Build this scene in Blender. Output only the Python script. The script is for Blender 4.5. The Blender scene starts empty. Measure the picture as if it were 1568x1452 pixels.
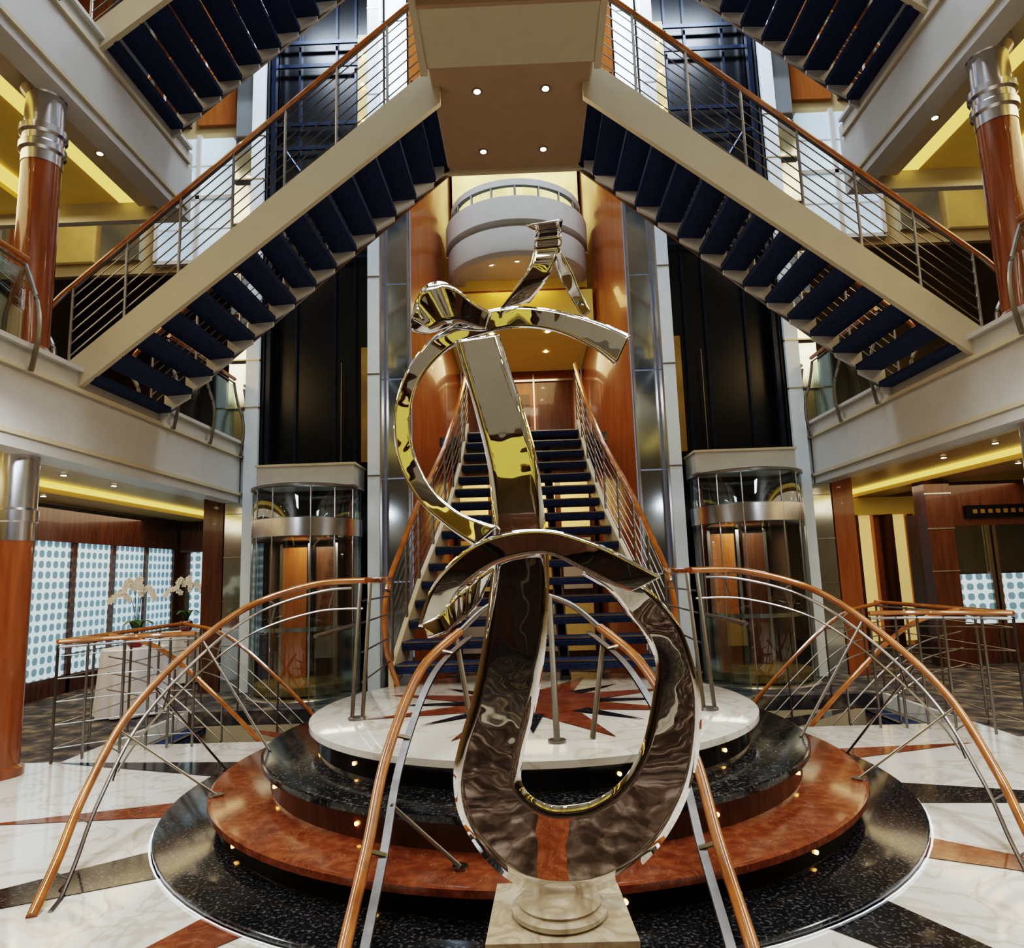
import bpy, math, random
from mathutils import Vector, Matrix
random.seed(4)
sc = bpy.context.scene
R = math.radians

# ------------------------------------------------------------------ materials
def newmat(name):
    m = bpy.data.materials.new(name); m.use_nodes = True
    nt = m.node_tree
    return m, nt, nt.nodes['Principled BSDF']

def ramp(nt, stops):
    n = nt.nodes.new('ShaderNodeValToRGB')
    e = n.color_ramp.elements
    while len(e) < len(stops): e.new(0.5)
    for k, (p, c) in enumerate(stops):
        e[k].position = p; e[k].color = (*c, 1)
    return n

def mat(name, col, rough=0.5, metal=0.0, emit=0, ecol=None, var=0.12, scale=6, bump=0.0, bscale=40, coat=0, stretch=(1, 1, 1)):
    m, nt, p = newmat(name)
    tc = nt.nodes.new('ShaderNodeTexCoord'); mp = nt.nodes.new('ShaderNodeMapping')
    mp.inputs['Scale'].default_value = stretch
    nt.links.new(tc.outputs['Object'], mp.inputs['Vector'])
    nz = nt.nodes.new('ShaderNodeTexNoise'); nz.inputs['Scale'].default_value = scale; nz.inputs['Detail'].default_value = 4
    nt.links.new(mp.outputs[0], nz.inputs['Vector'])
    r = ramp(nt, [(0.3, tuple(c*(1-var) for c in col)), (0.7, tuple(min(1, c*(1+var)) for c in col))])
    nt.links.new(nz.outputs[0], r.inputs[0]); nt.links.new(r.outputs[0], p.inputs['Base Color'])
    p.inputs['Roughness'].default_value = rough; p.inputs['Metallic'].default_value = metal
    p.inputs['Coat Weight'].default_value = coat; p.inputs['Coat Roughness'].default_value = 0.05
    if emit:
        p.inputs['Emission Color'].default_value = (*(ecol or col), 1); p.inputs['Emission Strength'].default_value = emit
    if bump:
        n2 = nt.nodes.new('ShaderNodeTexNoise'); n2.inputs['Scale'].default_value = bscale
        nt.links.new(mp.outputs[0], n2.inputs['Vector'])
        b = nt.nodes.new('ShaderNodeBump'); b.inputs['Strength'].default_value = bump; b.inputs['Distance'].default_value = 0.02
        nt.links.new(n2.outputs[0], b.inputs['Height']); nt.links.new(b.outputs[0], p.inputs['Normal'])
    return m

def marble(name, base, vein, rough=0.08, scale=1.6, lo=0.47, hi=0.53):
    m, nt, p = newmat(name)
    tc = nt.nodes.new('ShaderNodeTexCoord')
    nz = nt.nodes.new('ShaderNodeTexNoise'); nz.inputs['Scale'].default_value = scale
    nz.inputs['Detail'].default_value = 8; nz.inputs['Distortion'].default_value = 1.6
    nt.links.new(tc.outputs['Object'], nz.inputs['Vector'])
    r = ramp(nt, [(lo-0.03, base), ((lo+hi)/2, vein), (hi+0.03, base)])
    nt.links.new(nz.outputs[0], r.inputs[0]); nt.links.new(r.outputs[0], p.inputs['Base Color'])
    p.inputs['Roughness'].default_value = rough
    return m

def granite(name, a, b, c, rough=0.12, scale=70, blot=0.7, stops=(0.42, 0.55, 0.66), veins=None):
    m, nt, p = newmat(name)
    tc = nt.nodes.new('ShaderNodeTexCoord')
    nz = nt.nodes.new('ShaderNodeTexNoise'); nz.inputs['Scale'].default_value = scale; nz.inputs['Detail'].default_value = 6
    n2 = nt.nodes.new('ShaderNodeTexNoise'); n2.inputs['Scale'].default_value = 3.5; n2.inputs['Detail'].default_value = 5; n2.inputs['Distortion'].default_value = 1
    for n in (nz, n2): nt.links.new(tc.outputs['Object'], n.inputs['Vector'])
    r = ramp(nt, [(stops[0], a), (stops[1], b), (stops[2], c)])
    nt.links.new(nz.outputs[0], r.inputs[0])
    mx = nt.nodes.new('ShaderNodeMix'); mx.data_type = 'RGBA'; mx.blend_type = 'MULTIPLY'; mx.inputs[0].default_value = blot
    r2 = ramp(nt, [(0.35, (0.55, 0.55, 0.55)), (0.65, (1.2, 1.2, 1.2))])
    nt.links.new(n2.outputs[0], r2.inputs[0])
    nt.links.new(r.outputs[0], mx.inputs[6]); nt.links.new(r2.outputs[0], mx.inputs[7])
    last = mx.outputs[2]
    if veins:
        n3 = nt.nodes.new('ShaderNodeTexNoise'); n3.inputs['Scale'].default_value = 4.5; n3.inputs['Detail'].default_value = 8; n3.inputs['Distortion'].default_value = 2
        nt.links.new(tc.outputs['Object'], n3.inputs['Vector'])
        r3 = ramp(nt, [(0.490, (0, 0, 0)), (0.5, (0.7, 0.7, 0.7)), (0.510, (0, 0, 0))]); nt.links.new(n3.outputs[0], r3.inputs[0])
        m2 = nt.nodes.new('ShaderNodeMix'); m2.data_type = 'RGBA'
        nt.links.new(r3.outputs[0], m2.inputs[0]); nt.links.new(last, m2.inputs[6]); m2.inputs[7].default_value = (*veins, 1)
        last = m2.outputs[2]
    nt.links.new(last, p.inputs['Base Color']); p.inputs['Roughness'].default_value = rough
    return m

def glass(name, tint=(0.85, 0.93, 0.9), gloss=0.14):
    m = bpy.data.materials.new(name); m.use_nodes = True; nt = m.node_tree; nt.nodes.clear()
    o = nt.nodes.new('ShaderNodeOutputMaterial'); t = nt.nodes.new('ShaderNodeBsdfTransparent'); g = nt.nodes.new('ShaderNodeBsdfGlossy')
    mx = nt.nodes.new('ShaderNodeMixShader'); lw = nt.nodes.new('ShaderNodeLayerWeight'); lw.inputs[0].default_value = 0.2
    ad = nt.nodes.new('ShaderNodeMath'); ad.operation = 'MULTIPLY_ADD'; ad.inputs[1].default_value = 0.5; ad.inputs[2].default_value = gloss
    t.inputs[0].default_value = (*tint, 1); g.inputs[0].default_value = (0.9, 0.95, 1, 1); g.inputs[1].default_value = 0.02
    nt.links.new(lw.outputs['Fresnel'], ad.inputs[0]); nt.links.new(ad.outputs[0], mx.inputs[0])
    nt.links.new(t.outputs[0], mx.inputs[1]); nt.links.new(g.outputs[0], mx.inputs[2]); nt.links.new(mx.outputs[0], o.inputs[0])
    return m

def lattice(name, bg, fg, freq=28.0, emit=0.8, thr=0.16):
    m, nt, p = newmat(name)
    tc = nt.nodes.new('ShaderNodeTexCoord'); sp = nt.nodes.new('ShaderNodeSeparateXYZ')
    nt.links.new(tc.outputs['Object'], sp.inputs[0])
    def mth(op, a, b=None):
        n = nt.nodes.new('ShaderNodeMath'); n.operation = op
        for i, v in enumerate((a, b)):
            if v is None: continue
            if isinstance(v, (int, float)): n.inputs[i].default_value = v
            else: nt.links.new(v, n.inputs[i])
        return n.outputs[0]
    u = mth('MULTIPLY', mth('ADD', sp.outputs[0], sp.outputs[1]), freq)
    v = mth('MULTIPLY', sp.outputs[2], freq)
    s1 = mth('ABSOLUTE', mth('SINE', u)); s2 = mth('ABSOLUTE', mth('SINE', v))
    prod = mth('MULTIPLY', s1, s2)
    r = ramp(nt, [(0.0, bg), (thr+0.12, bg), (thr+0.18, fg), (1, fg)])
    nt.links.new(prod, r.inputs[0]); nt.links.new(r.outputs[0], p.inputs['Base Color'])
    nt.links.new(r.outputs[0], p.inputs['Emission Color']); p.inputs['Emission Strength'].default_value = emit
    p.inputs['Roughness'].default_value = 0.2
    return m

M = {}
M['cream'] = mat('cream_paint', (0.62, 0.54, 0.38), 0.35, var=0.03)
M['white'] = mat('white_paint', (0.62, 0.61, 0.58), 0.4, var=0.03)
M['pil'] = mat('pilaster_paint', (0.80, 0.90, 1.0), 0.2, var=0.03)
M['soffit'] = mat('soffit_panel', (0.46, 0.33, 0.21), 0.3, var=0.04)
M['yellow'] = mat('yellow_glow_ceiling', (0.64, 0.46, 0.10), 0.4, emit=0.05, ecol=(1, 0.66, 0.10), var=0.05)  # faint emission in the yellow stands in for uplight on the ceiling
M['hallceil'] = mat('hall_ceiling', (0.50, 0.36, 0.14), 0.3, var=0.05)
M['bridge'] = mat('bridge_soffit', (0.60, 0.54, 0.42), 0.4, emit=0.10, ecol=(0.8, 0.72, 0.55), var=0.05)  # unseen underside, slight glow put into it for the sculpture's reflections
M['bridgey'] = mat('bridge_glow_soffit', (0.80, 0.66, 0.16), 0.4, emit=0.45, ecol=(0.95, 0.75, 0.16), var=0.05)  # unseen yellow underside, glows by itself to show in the sculpture
M['cove'] = mat('cove_light', (1, 0.70, 0.10), 0.5, emit=0.85, ecol=(1, 0.72, 0.18), var=0.02)
M['lamp'] = mat('lamp_glow', (1, 0.85, 0.6), 0.5, emit=30, ecol=(1, 0.80, 0.5), var=0.0)
M['steplamp'] = mat('step_lamp_glow', (1, 0.6, 0.2), 0.5, emit=8, ecol=(1, 0.50, 0.12), var=0.0)
M['lampring'] = mat('led_ring', (0.9, 0.95, 1), 0.5, emit=0.9, ecol=(0.85, 0.92, 1), var=0.0)
M['steel'] = mat('brushed_steel', (0.34, 0.32, 0.30), 0.30, 1.0, var=0.1, scale=12)
M['steelstrip'] = mat('dark_brushed_steel', (0.22, 0.20, 0.18), 0.38, 1.0, var=0.2, scale=12)
M['chrome'] = mat('column_chrome', (0.62, 0.62, 0.64), 0.24, 1.0, var=0.05)
M['mirror'] = mat('polished_mirror', (0.86, 0.86, 0.87), 0.02, 1.0, var=0.02, bump=0.16, bscale=4.5)
M['mirrorpanel'] = mat('mirror_cladding', (0.66, 0.74, 0.80), 0.10, 0.9, var=0.15, scale=1.5)
M['handwood'] = mat('varnished_handrail_wood', (0.42, 0.15, 0.030), 0.15, coat=1, var=0.3, scale=8)
M['wood'] = mat('orange_veneer', (0.36, 0.125, 0.035), 0.25, coat=0.5, var=0.15, scale=3, stretch=(6, 6, 0.5))
M['colwood'] = mat('column_veneer', (0.25, 0.075, 0.022), 0.2, coat=0.7, var=0.25, scale=3, stretch=(6, 6, 0.5))
M['darkwood'] = mat('dark_veneer', (0.11, 0.045, 0.022), 0.25, coat=0.5, var=0.3, scale=4, stretch=(5, 5, 0.5))
M['rearwall'] = mat('walnut_panelling', (0.10, 0.065, 0.045), 0.35, var=0.4, scale=1.2, stretch=(3, 3, 0.6))
M['navy'] = mat('navy_carpet', (0.020, 0.038, 0.105), 0.95, var=0.6, scale=60, bump=0.3, bscale=200)
M['black'] = mat('shaft_black', (0.004, 0.005, 0.007), 0.25, var=0.3)
M['darkblue'] = mat('shaft_blue_steel', (0.012, 0.02, 0.045), 0.3, 0.4, var=0.3)
M['marble'] = marble('white_marble', (0.80, 0.79, 0.75), (0.62, 0.58, 0.50), lo=0.49, hi=0.51)
M['blackgranite'] = granite('black_granite', (0.008, 0.009, 0.010), (0.020, 0.020, 0.023), (0.12, 0.12, 0.12), scale=60)
M['redgranite'] = granite('red_granite', (0.19, 0.052, 0.020), (0.26, 0.078, 0.030), (0.34, 0.13, 0.06), scale=18, blot=0.5, stops=(0.35, 0.55, 0.75), veins=(0.38, 0.18, 0.09))
M['brownmarble'] = granite('brown_marble', (0.05, 0.035, 0.028), (0.13, 0.095, 0.075), (0.32, 0.26, 0.22), scale=6, blot=0.6)
M['blackstone'] = mat('black_stone', (0.01, 0.01, 0.012), 0.12, var=0.4)
M['carpet'] = granite('patterned_carpet', (0.04, 0.04, 0.055), (0.12, 0.105, 0.10), (0.27, 0.22, 0.16), rough=0.9, scale=5)
M['gold'] = mat('gold_panel', (0.50, 0.33, 0.10), 0.25, 0.6, var=0.3, scale=2)
M['glow'] = mat('glowing_cream_panel', (0.9, 0.68, 0.30), 0.4, emit=0.40, ecol=(1, 0.70, 0.28), var=0.12, scale=1.5)  # emission put into the cream to make the panels look lit
M['dimglow'] = mat('ochre_glow_panel', (0.62, 0.42, 0.12), 0.4, emit=0.05, ecol=(1, 0.72, 0.25), var=0.3, scale=1.5)  # ochre with a weak glow in place of warm light
M['glass'] = glass('clear_glass', gloss=0.06); M['gglass'] = glass('lift_glass', (0.78, 0.88, 0.86), 0.12)
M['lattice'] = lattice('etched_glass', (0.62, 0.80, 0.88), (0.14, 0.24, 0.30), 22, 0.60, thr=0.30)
M['beigewall'] = mat('beige_wall', (0.48, 0.37, 0.20), 0.5, var=0.06)
M['stone'] = marble('pedestal_marble', (0.64, 0.58, 0.47), (0.46, 0.38, 0.28), 0.25, 5, 0.45, 0.55)
M['cloth'] = mat('white_tablecloth', (0.85, 0.84, 0.88), 0.9, var=0.04, bump=0.4, bscale=6)
M['petal'] = mat('orchid_petal', (0.90, 0.87, 0.80), 0.6, var=0.08)
M['lip'] = mat('orchid_lip', (0.45, 0.20, 0.05), 0.6, var=0.1)
M['leaf'] = mat('orchid_leaf', (0.03, 0.10, 0.02), 0.4, var=0.3)
M['pot'] = mat('glazed_pot', (0.22, 0.02, 0.03), 0.2, var=0.1)
M['skyglass'] = mat('skylight_glass', (0.7, 0.82, 1), 0.3, emit=1.6, ecol=(0.7, 0.83, 1), var=0.05)
M['winglass'] = mat('daylit_window_glass', (0.5, 0.65, 0.8), 0.15, emit=0.42, ecol=(0.62, 0.80, 1), var=0.5, scale=0.9)

# ------------------------------------------------------------------ mesh builder
def catmull(pts, n=8):
    pts = [Vector(p) for p in pts]; out = []
    for i in range(len(pts)-1):
        p0 = pts[max(i-1, 0)]; p1 = pts[i]; p2 = pts[i+1]; p3 = pts[min(i+2, len(pts)-1)]
        for k in range(n):
            t = k/n
            out.append(0.5*((2*p1)+(p2-p0)*t+(2*p0-5*p1+4*p2-p3)*t*t+(3*p1-p0-3*p2+p3)*t**3))
    out.append(pts[-1]); return out

class MB:
    def __init__(s): s.v = []; s.f = []; s.m = []; s.mats = []
    def mi(s, k):
        if k not in s.mats: s.mats.append(k)
        return s.mats.index(k)
    def add(s, vs, fs, k):
        o = len(s.v); s.v += [tuple(v) for v in vs]; i = s.mi(k)
        for f in fs: s.f.append([o+a for a in f]); s.m.append(i)
    def box(s, x0, x1, y0, y1, z0, z1, k):
        if x0 > x1: x0, x1 = x1, x0
        if y0 > y1: y0, y1 = y1, y0
        vs = [(x, y, z) for z in (z0, z1) for x, y in ((x0, y0), (x1, y0), (x1, y1), (x0, y1))]
        s.add(vs, [(3, 2, 1, 0), (4, 5, 6, 7), (0, 1, 5, 4), (1, 2, 6, 5), (2, 3, 7, 6), (3, 0, 4, 7)], k)
    def prism(s, poly, off, k):
        n = len(poly); off = Vector(off); vs = [Vector(p) for p in poly]; vs += [v+off for v in vs]
        fs = [tuple(range(n))[::-1], tuple(range(n, 2*n))]+[(i, (i+1) % n, n+(i+1) % n, n+i) for i in range(n)]
        s.add(vs, fs, k)
    def tube(s, pts, r, k, n=8, flat=1.0):
        pts = [Vector(p) for p in pts]; rings = []; N = len(pts)
        for i, p in enumerate(pts):
            t = (pts[min(i+1, N-1)]-pts[max(i-1, 0)]).normalized()
            up = Vector((0, 0, 1)) if abs(t.z) < 0.95 else Vector((0, 1, 0))
            a = t.cross(up).normalized(); b = a.cross(t).normalized()
            rings.append([p+a*r*math.cos(2*math.pi*j/n)+b*r*flat*math.sin(2*math.pi*j/n) for j in range(n)])
        vs = [v for q in rings for v in q]; fs = []
        for i in range(N-1):
            for j in range(n):
                fs.append((i*n+j, i*n+(j+1) % n, (i+1)*n+(j+1) % n, (i+1)*n+j))
        fs.append(tuple(range(n))[::-1]); fs.append(tuple((N-1)*n+j for j in range(n)))
        s.add(vs, fs, k)
    def lathe(s, cx, cy, prof, k, n=48, a0=0, a1=2*math.pi, caps=True):
        full = abs(a1-a0-2*math.pi) < 1e-6; c = n if full else n+1; vs = []; fs = []
        for r, z in prof:
            for j in range(c):
                a = a0+(a1-a0)*j/n; vs.append((cx+r*math.cos(a), cy+r*math.sin(a), z))
        for i in range(len(prof)-1):
            for j in range(n):
                q = (j+1) % c; fs.append((i*c+j, i*c+q, (i+1)*c+q, (i+1)*c+j))
        if full and caps:
            fs.append(tuple(range(c))[::-1]); fs.append(tuple((len(prof)-1)*c+j for j in range(c)))
        s.add(vs, fs, k)
    def disc(s, c, r, k, n=14, nz=-1):
        vs = [(c[0]+r*math.cos(2*math.pi*j/n), c[1]+r*math.sin(2*math.pi*j/n), c[2]) for j in range(n)]
        s.add(vs, [tuple(range(n))], k)
    def sheet(s, A, B, k, thick=0):
        n = len(A); vs = list(A)+list(B)
        s.add(vs, [(i, i+1, n+i+1, n+i) for i in range(n-1)], k)
    def build(s, name, parent=None, smooth=True, angle=35):
        me = bpy.data.meshes.new(name); me.from_pydata(s.v, [], s.f)
        for k in s.mats: me.materials.append(M[k])
        me.polygons.foreach_set('material_index', s.m)
        if smooth:
            me.polygons.foreach_set('use_smooth', [True]*len(me.polygons)); me.update()
            me.set_sharp_from_angle(angle=R(angle))
        me.update()
        ob = bpy.data.objects.new(name, me); sc.collection.objects.link(ob)
        if parent: ob.parent = parent
        return ob

def empty(name):
    e = bpy.data.objects.new(name, None); sc.collection.objects.link(e); return e

# ------------------------------------------------------------------ dims
D2, D3 = 3.35, 6.72
CX, CY = 0.0, 5.15
YD3 = 7.7      # where the upper decks stop
YB = -8.0      # wall behind the viewpoint

# floor with stairwell openings
f = MB()
HX0, HX1, HY0, HY1 = 2.05, 3.95, 6.55, 8.1
f.box(-4.0, 4.0, -2.5, HY0, -0.15, 0, 'marble')
f.box(-9.0, 9.0, YB, -2.5, -0.15, 0, 'carpet')
f.box(-HX0, HX0, HY0, HY1, -0.15, 0, 'marble')
f.box(-4.0, 4.0, HY1, 13, -0.15, 0, 'carpet')
for s in (-1, 1):
    f.box(s*HX1, s*4.0, HY0, HY1, -0.15, 0, 'marble')
    f.box(s*4.0, s*9, 6.0, 13, -0.15, 0, 'carpet')
    f.box(s*4.0, s*9, -2.5, 6.0, -0.15, 0, 'marble')
fl = f.build('floor')
# inlay star
g = MB()
def wedge(a, half, r0, r1, z, k, inv=False):
    def P(r, an): return (CX+r*math.cos(an), CY+r*math.sin(an), z)
    g.add([P(r0, a-half), P(r0, a+half), P(r1, a)], [(0, 1, 2)], k)
for i in range(16):
    a = R(i*22.5+11)
    wedge(a, R(5.5 if i % 2 else 4.0), 2.3, 4.1 if i % 2 else 3.6, 0.004, 'blackgranite' if i % 2 else 'redgranite')
def ringseg(r0, r1, a0, a1, z, k, n=40):
    A = [(CX+r0*math.cos(a0+(a1-a0)*i/n), CY+r0*math.sin(a0+(a1-a0)*i/n), z) for i in range(n+1)]
    B = [(CX+r1*math.cos(a0+(a1-a0)*i/n), CY+r1*math.sin(a0+(a1-a0)*i/n), z) for i in range(n+1)]
    g.sheet(A, B, k)
ringseg(4.05, 4.5, R(178), R(225), 0.003, 'redgranite'); ringseg(4.05, 4.5, R(315), R(362), 0.003, 'redgranite')
g.add([(1.9*math.cos(j*math.pi/32), 0.05+2.5*math.sin(j*math.pi/32), 0.006) for j in range(64)], [tuple(range(64))], 'brownmarble')
g.add([(0.0, 2.4, 0.009), (0.10, 2.4, 0.009), (0.25, 0.6, 0.009), (-0.15, 0.6, 0.009)][::-1], [(0, 1, 2, 3)], 'redgranite')
g.build('floor_star_inlay', smooth=False)

# stairwells down
for s in (-1, 1):
    b = MB()
    x0, x1 = sorted((s*HX0, s*HX1))
    b.box(x0-0.05, x0, HY0, HY1, -2.6, -0.16, 'cream'); b.box(x1, x1+0.05, HY0, HY1, -2.6, -0.16, 'cream')
    b.box(x0, x1, HY1, HY1+0.05, -2.6, -0.16, 'cream'); b.box(x0, x1, HY0-0.05, HY0, -2.6, -0.16, 'cream')
    for i in range(11):
        xa = s*(HX1-0.02-i*0.165)
        b.box(xa, xa-s*0.2, HY0+0.02, HY1-0.02, -0.17*(i+1)-0.06, -0.17*(i+1), 'navy')
        b.box(xa-s*0.17, xa-s*0.2, HY0+0.02, HY1-0.02, -0.17*(i+1)-0.02, -0.17*(i+1)+0.006, 'steel')
    b.box(x0, x1, HY0, HY1, -2.65, -2.6, 'carpet')
    b.build('lower_deck_staircase')

# ------------------------------------------------------------------ round dais
d = MB()
d.lathe(CX, CY, [(2.40, 0.005), (2.42, 0.012), (2.42, 0.03), (2.41, 0.035)], 'blackgranite', 96)
d.lathe(CX, CY, [(2.08, 0.03), (2.08, 0.13)], 'blackstone', 96)
d.lathe(CX, CY, [(2.12, 0.13), (2.14, 0.14), (2.14, 0.172), (2.12, 0.18)], 'redgranite', 96)
d.lathe(CX, CY, [(1.78, 0.18), (1.78, 0.31)], 'darkwood', 96)
d.lathe(CX, CY, [(1.82, 0.31), (1.84, 0.32), (1.84, 0.352), (1.82, 0.36)], 'blackgranite', 96)
d.lathe(CX, CY, [(1.49, 0.36), (1.49, 0.48)], 'blackstone', 96)
d.lathe(CX, CY, [(1.53, 0.475), (1.55, 0.485), (1.55, 0.522), (1.53, 0.53)], 'marble', 96)
d.lathe(CX, CY, [(2.425, 0.006), (2.435, 0.008)], 'lampring', 96, caps=False)
g = d
for i in range(8):
    a = R(i*45+22.5)
    wedge(a, R(20), 0.45, 1.22, 0.534, 'redgranite')
    wedge(a+R(22.5), R(11), 0.42, 1.0, 0.537, 'blackgranite')
d.lathe(CX, CY, [(0.46, 0.5335), (0.46, 0.5385)], 'redgranite', 32)
for r, z, off in ((2.085, 0.085, 10), (1.785, 0.25, 0), (1.495, 0.42, 17)):
    for i in range(12):
        a = R(i*30+off)
        p = Vector((CX+r*math.cos(a), CY+r*math.sin(a), z)); t = Vector((math.cos(a), math.sin(a), 0))
        d.tube([p-t*0.01, p+t*0.006], 0.010, 'steplamp', 10)
d.build('tiered_round_dais')

# ------------------------------------------------------------------ railing helper
def rail_run(b, path, posts, z_off=0.95, rods=6, top='handwood', r=0.024, rr=0.006, postr=0.014):
    P = [Vector(p) for p in path]
    b.tube([p+Vector((0, 0, z_off)) for p in P], r, top, 10)
    b.tube([p+Vector((0, 0, z_off-0.045)) for p in P], 0.012, 'steel', 6)
    for k in range(rods):
        h = 0.12+(z_off-0.24)*k/max(1, rods-1)
        b.tube([p+Vector((0, 0, h)) for p in P], rr, 'steel', 5)
    n = len(P)
    for i in range(posts):
        t = i/(posts-1)*(n-1); a = int(min(t, n-2)); q = P[a].lerp(P[a+1], t-a)
        b.tube([q-Vector((0, 0, 0.02)), q+Vector((0, 0, z_off-0.03))], postr, 'steel', 8)

# ------------------------------------------------------------------ central staircase
XW = [1.2, 1.08, .90, .80, .756]
def xw(t):
    t = max(0, min(1, t)); i = min(3, int(t*4)); u = t*4-i
    return XW[i]*(1-u)+XW[i+1]*u
ST0, ST1, SZ0, SZ1 = 6.1, 9.25, 0.53, D2
b = MB(); NS = 16
for i in range(NS):
    t0 = i/NS; y = ST0+(ST1-ST0)*t0; z = SZ0+(SZ1-SZ0)*(i+1)/NS
    w = xw(t0)-0.03
    poly = [(-w, y-0.03, z-0.075), (-w, y-0.045, z-0.03), (-w, y-0.03, z), (-w, y+0.24, z), (-w, y+0.24, z-0.075)]
    b.prism(poly, (2*w, 0, 0), 'navy')
    b.box(-w+0.01, w-0.01, y-0.047, y-0.030, z-0.012, z+0.003, 'steel')
for s in (-1, 1):
    A = []; B = []; A2 = []; B2 = []
    for k in range(25):
        t = k/24; y = ST0+(ST1-ST0)*t; z = SZ0+(SZ1-SZ0)*t; x = s*(xw(t)-0.02)
        A.append((x, y-0.05, z+0.17)); B.append((x, y-0.05, max(z-0.16, SZ0)))
        A2.append((x+s*0.045, y-0.05, z+0.17)); B2.append((x+s*0.045, y-0.05, max(z-0.16, SZ0)))
    b.sheet(A, B, 'cream'); b.sheet(A2, B2, 'cream'); b.sheet(A, A2, 'cream'); b.sheet(B, B2, 'cream')
    b.add([A[0], B[0], B2[0], A2[0]], [(0, 1, 2, 3)], 'cream')
    b.tube([(s*0.3, ST0+0.1, SZ0), (s*0.3, ST1, SZ1-0.12)], 0.05, 'steel', 8)
    path = [(s*xw(k/24), ST0+(ST1-ST0)*k/24, SZ0+0.05+(SZ1-SZ0)*k/24) for k in range(25)]
    rail_run(b, path, 9, 0.92, 7, r=0.026)
    b.tube(catmull([(s*1.2, ST0, SZ0+0.97), (s*1.215, ST0-0.09, SZ0+0.85), (s*1.24, ST0-0.14, SZ0+0.6), (s*1.22, ST0-0.12, SZ0+0.3), (s*1.15, ST0-0.02, SZ0)], 8), 0.024, 'handwood', 10)
b.build('central_staircase')

# ------------------------------------------------------------------ diagonal staircases
def diag(s, z0, name):
    b = MB()
    XA, XB = 4.12, 0.70; ZA, ZB = z0, z0+3.0; YN, YF = 5.92, 7.28; n = 15
    dx = (XB-XA)/n; dz = (ZB-ZA)/n
    def X(v): return s*v
    for i in range(n):
        x = XA+dx*i; z = ZA+dz*(i+1)-0.02
        b.prism([(X(x+0.04), YN+0.05, z), (X(x+0.04), YN+0.05, z-0.03), (X(x+0.02), YN+0.05, z-0.075), (X(x+dx-0.03), YN+0.05, z-0.06), (X(x+dx-0.03), YN+0.05, z)], (0, YF-YN-0.05, 0), 'navy')
        tri = [(X(x+0.05), YF, z-0.05), (X(x+dx), YF, z-0.05), (X(x+dx), YF, z-0.14+dz*0.2), (X(x+0.05), YF, z-0.05-dz*1.05)]
        b.prism(tri, (0, 0.04, 0), 'white')
    poly = [(X(XA+0.12), YN, ZA-0.16), (X(XB-0.02), YN, ZB-0.30), (X(XB-0.02), YN, ZB+0.05), (X(XB+0.1), YN, ZB+0.05), (X(XA+0.12), YN, ZA+0.16)]
    b.prism(poly, (0, 0.06, 0), 'cream')
    poly = [(X(XA+0.05), YF+0.04, ZA-0.10), (X(XB), YF+0.04, ZB-0.13), (X(XB), YF+0.04, ZB-0.07), (X(XA+0.05), YF+0.04, ZA-0.04)]
    b.prism(poly, (0, 0.03, 0), 'steel')
    for y, po in ((YN+0.03, 8), (YF+0.05, 8)):
        N = 12
        path = [(X(XA+(XB-XA)*k/N), y, ZA+0.10+(ZB-ZA)*k/N) for k in range(N+1)]
        rail_run(b, path, po, 0.92, 7, r=0.026)
        e = Vector(path[0])
        b.tube(catmull([e+Vector((0, 0, .92)), e+Vector((s*0.12, 0, .80)), e+Vector((s*0.20, 0, .70)), e+Vector((s*0.23, 0, .5)), e+Vector((s*0.14, 0, .28)), e+Vector((s*0.16, 0, -0.1))], 8), 0.022, 'steel', 10)
        b.tube(catmull([e+Vector((0, 0, .92)), e+Vector((s*0.12, 0, .81)), e+Vector((s*0.22, 0, .68)), e+Vector((s*0.23, 0, .56))], 8), 0.026, 'handwood', 10)
    b.build(name)
for s in (-1, 1):
    diag(s, D2-0.14, 'suspended_staircase'); diag(s, D3-0.1, 'suspended_staircase')

# landings
for z in (D2+2.72, D3+2.74):
    b = MB()
    b.box(-0.74, 0.74, 5.6, 7.28, z, z+0.03, 'soffit')
    b.box(-0.76, 0.76, 5.58, 7.3, z+0.03, z+0.24, 'cream')
    b.box(-0.80, 0.80, 7.28, 7.34, z-0.04, z+0.26, 'cream')
    for i in range(4):
        y1 = 5.6-i*0.62; y0 = y1-0.62
        w = 0.76
        b.prism([(-w, y1, z-0.06+i*0.13), (-w, y0, z+0.05+i*0.13), (-w, y0, z+0.32+i*0.13), (-w, y1, z+0.24+i*0.13)], (2*w, 0, 0), 'cream')
        b.box(-w, w, y0-0.01, y0+0.03, z-0.0+i*0.13, z+0.06+i*0.13, 'soffit')
    for s in (-1, 1):
        b.prism([(s*0.76, 5.65, z-0.1), (s*0.76, 3.1, z+0.42), (s*0.76, 3.1, z+0.85), (s*0.76, 5.65, z+0.35)], (s*0.06, 0, 0), 'cream')
        path = [(s*0.80, 5.65-k*0.25, z+0.3+k*0.05) for k in range(11)]
        rail_run(b, path, 8, 0.92, 7)
        for y in (6.0, 6.95):
            b.lathe(s*0.33, y, [(0.05, z-0.008), (0.05, z)], 'steel', 16)
            b.disc((s*0.33, y, z-0.010), 0.032, 'lamp')
    path = [(-0.7+k*0.14, 7.3, z+0.28) for k in range(11)]
    rail_run(b, path, 3, 0.92, 7)
    b.build('stair_landing')

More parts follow.
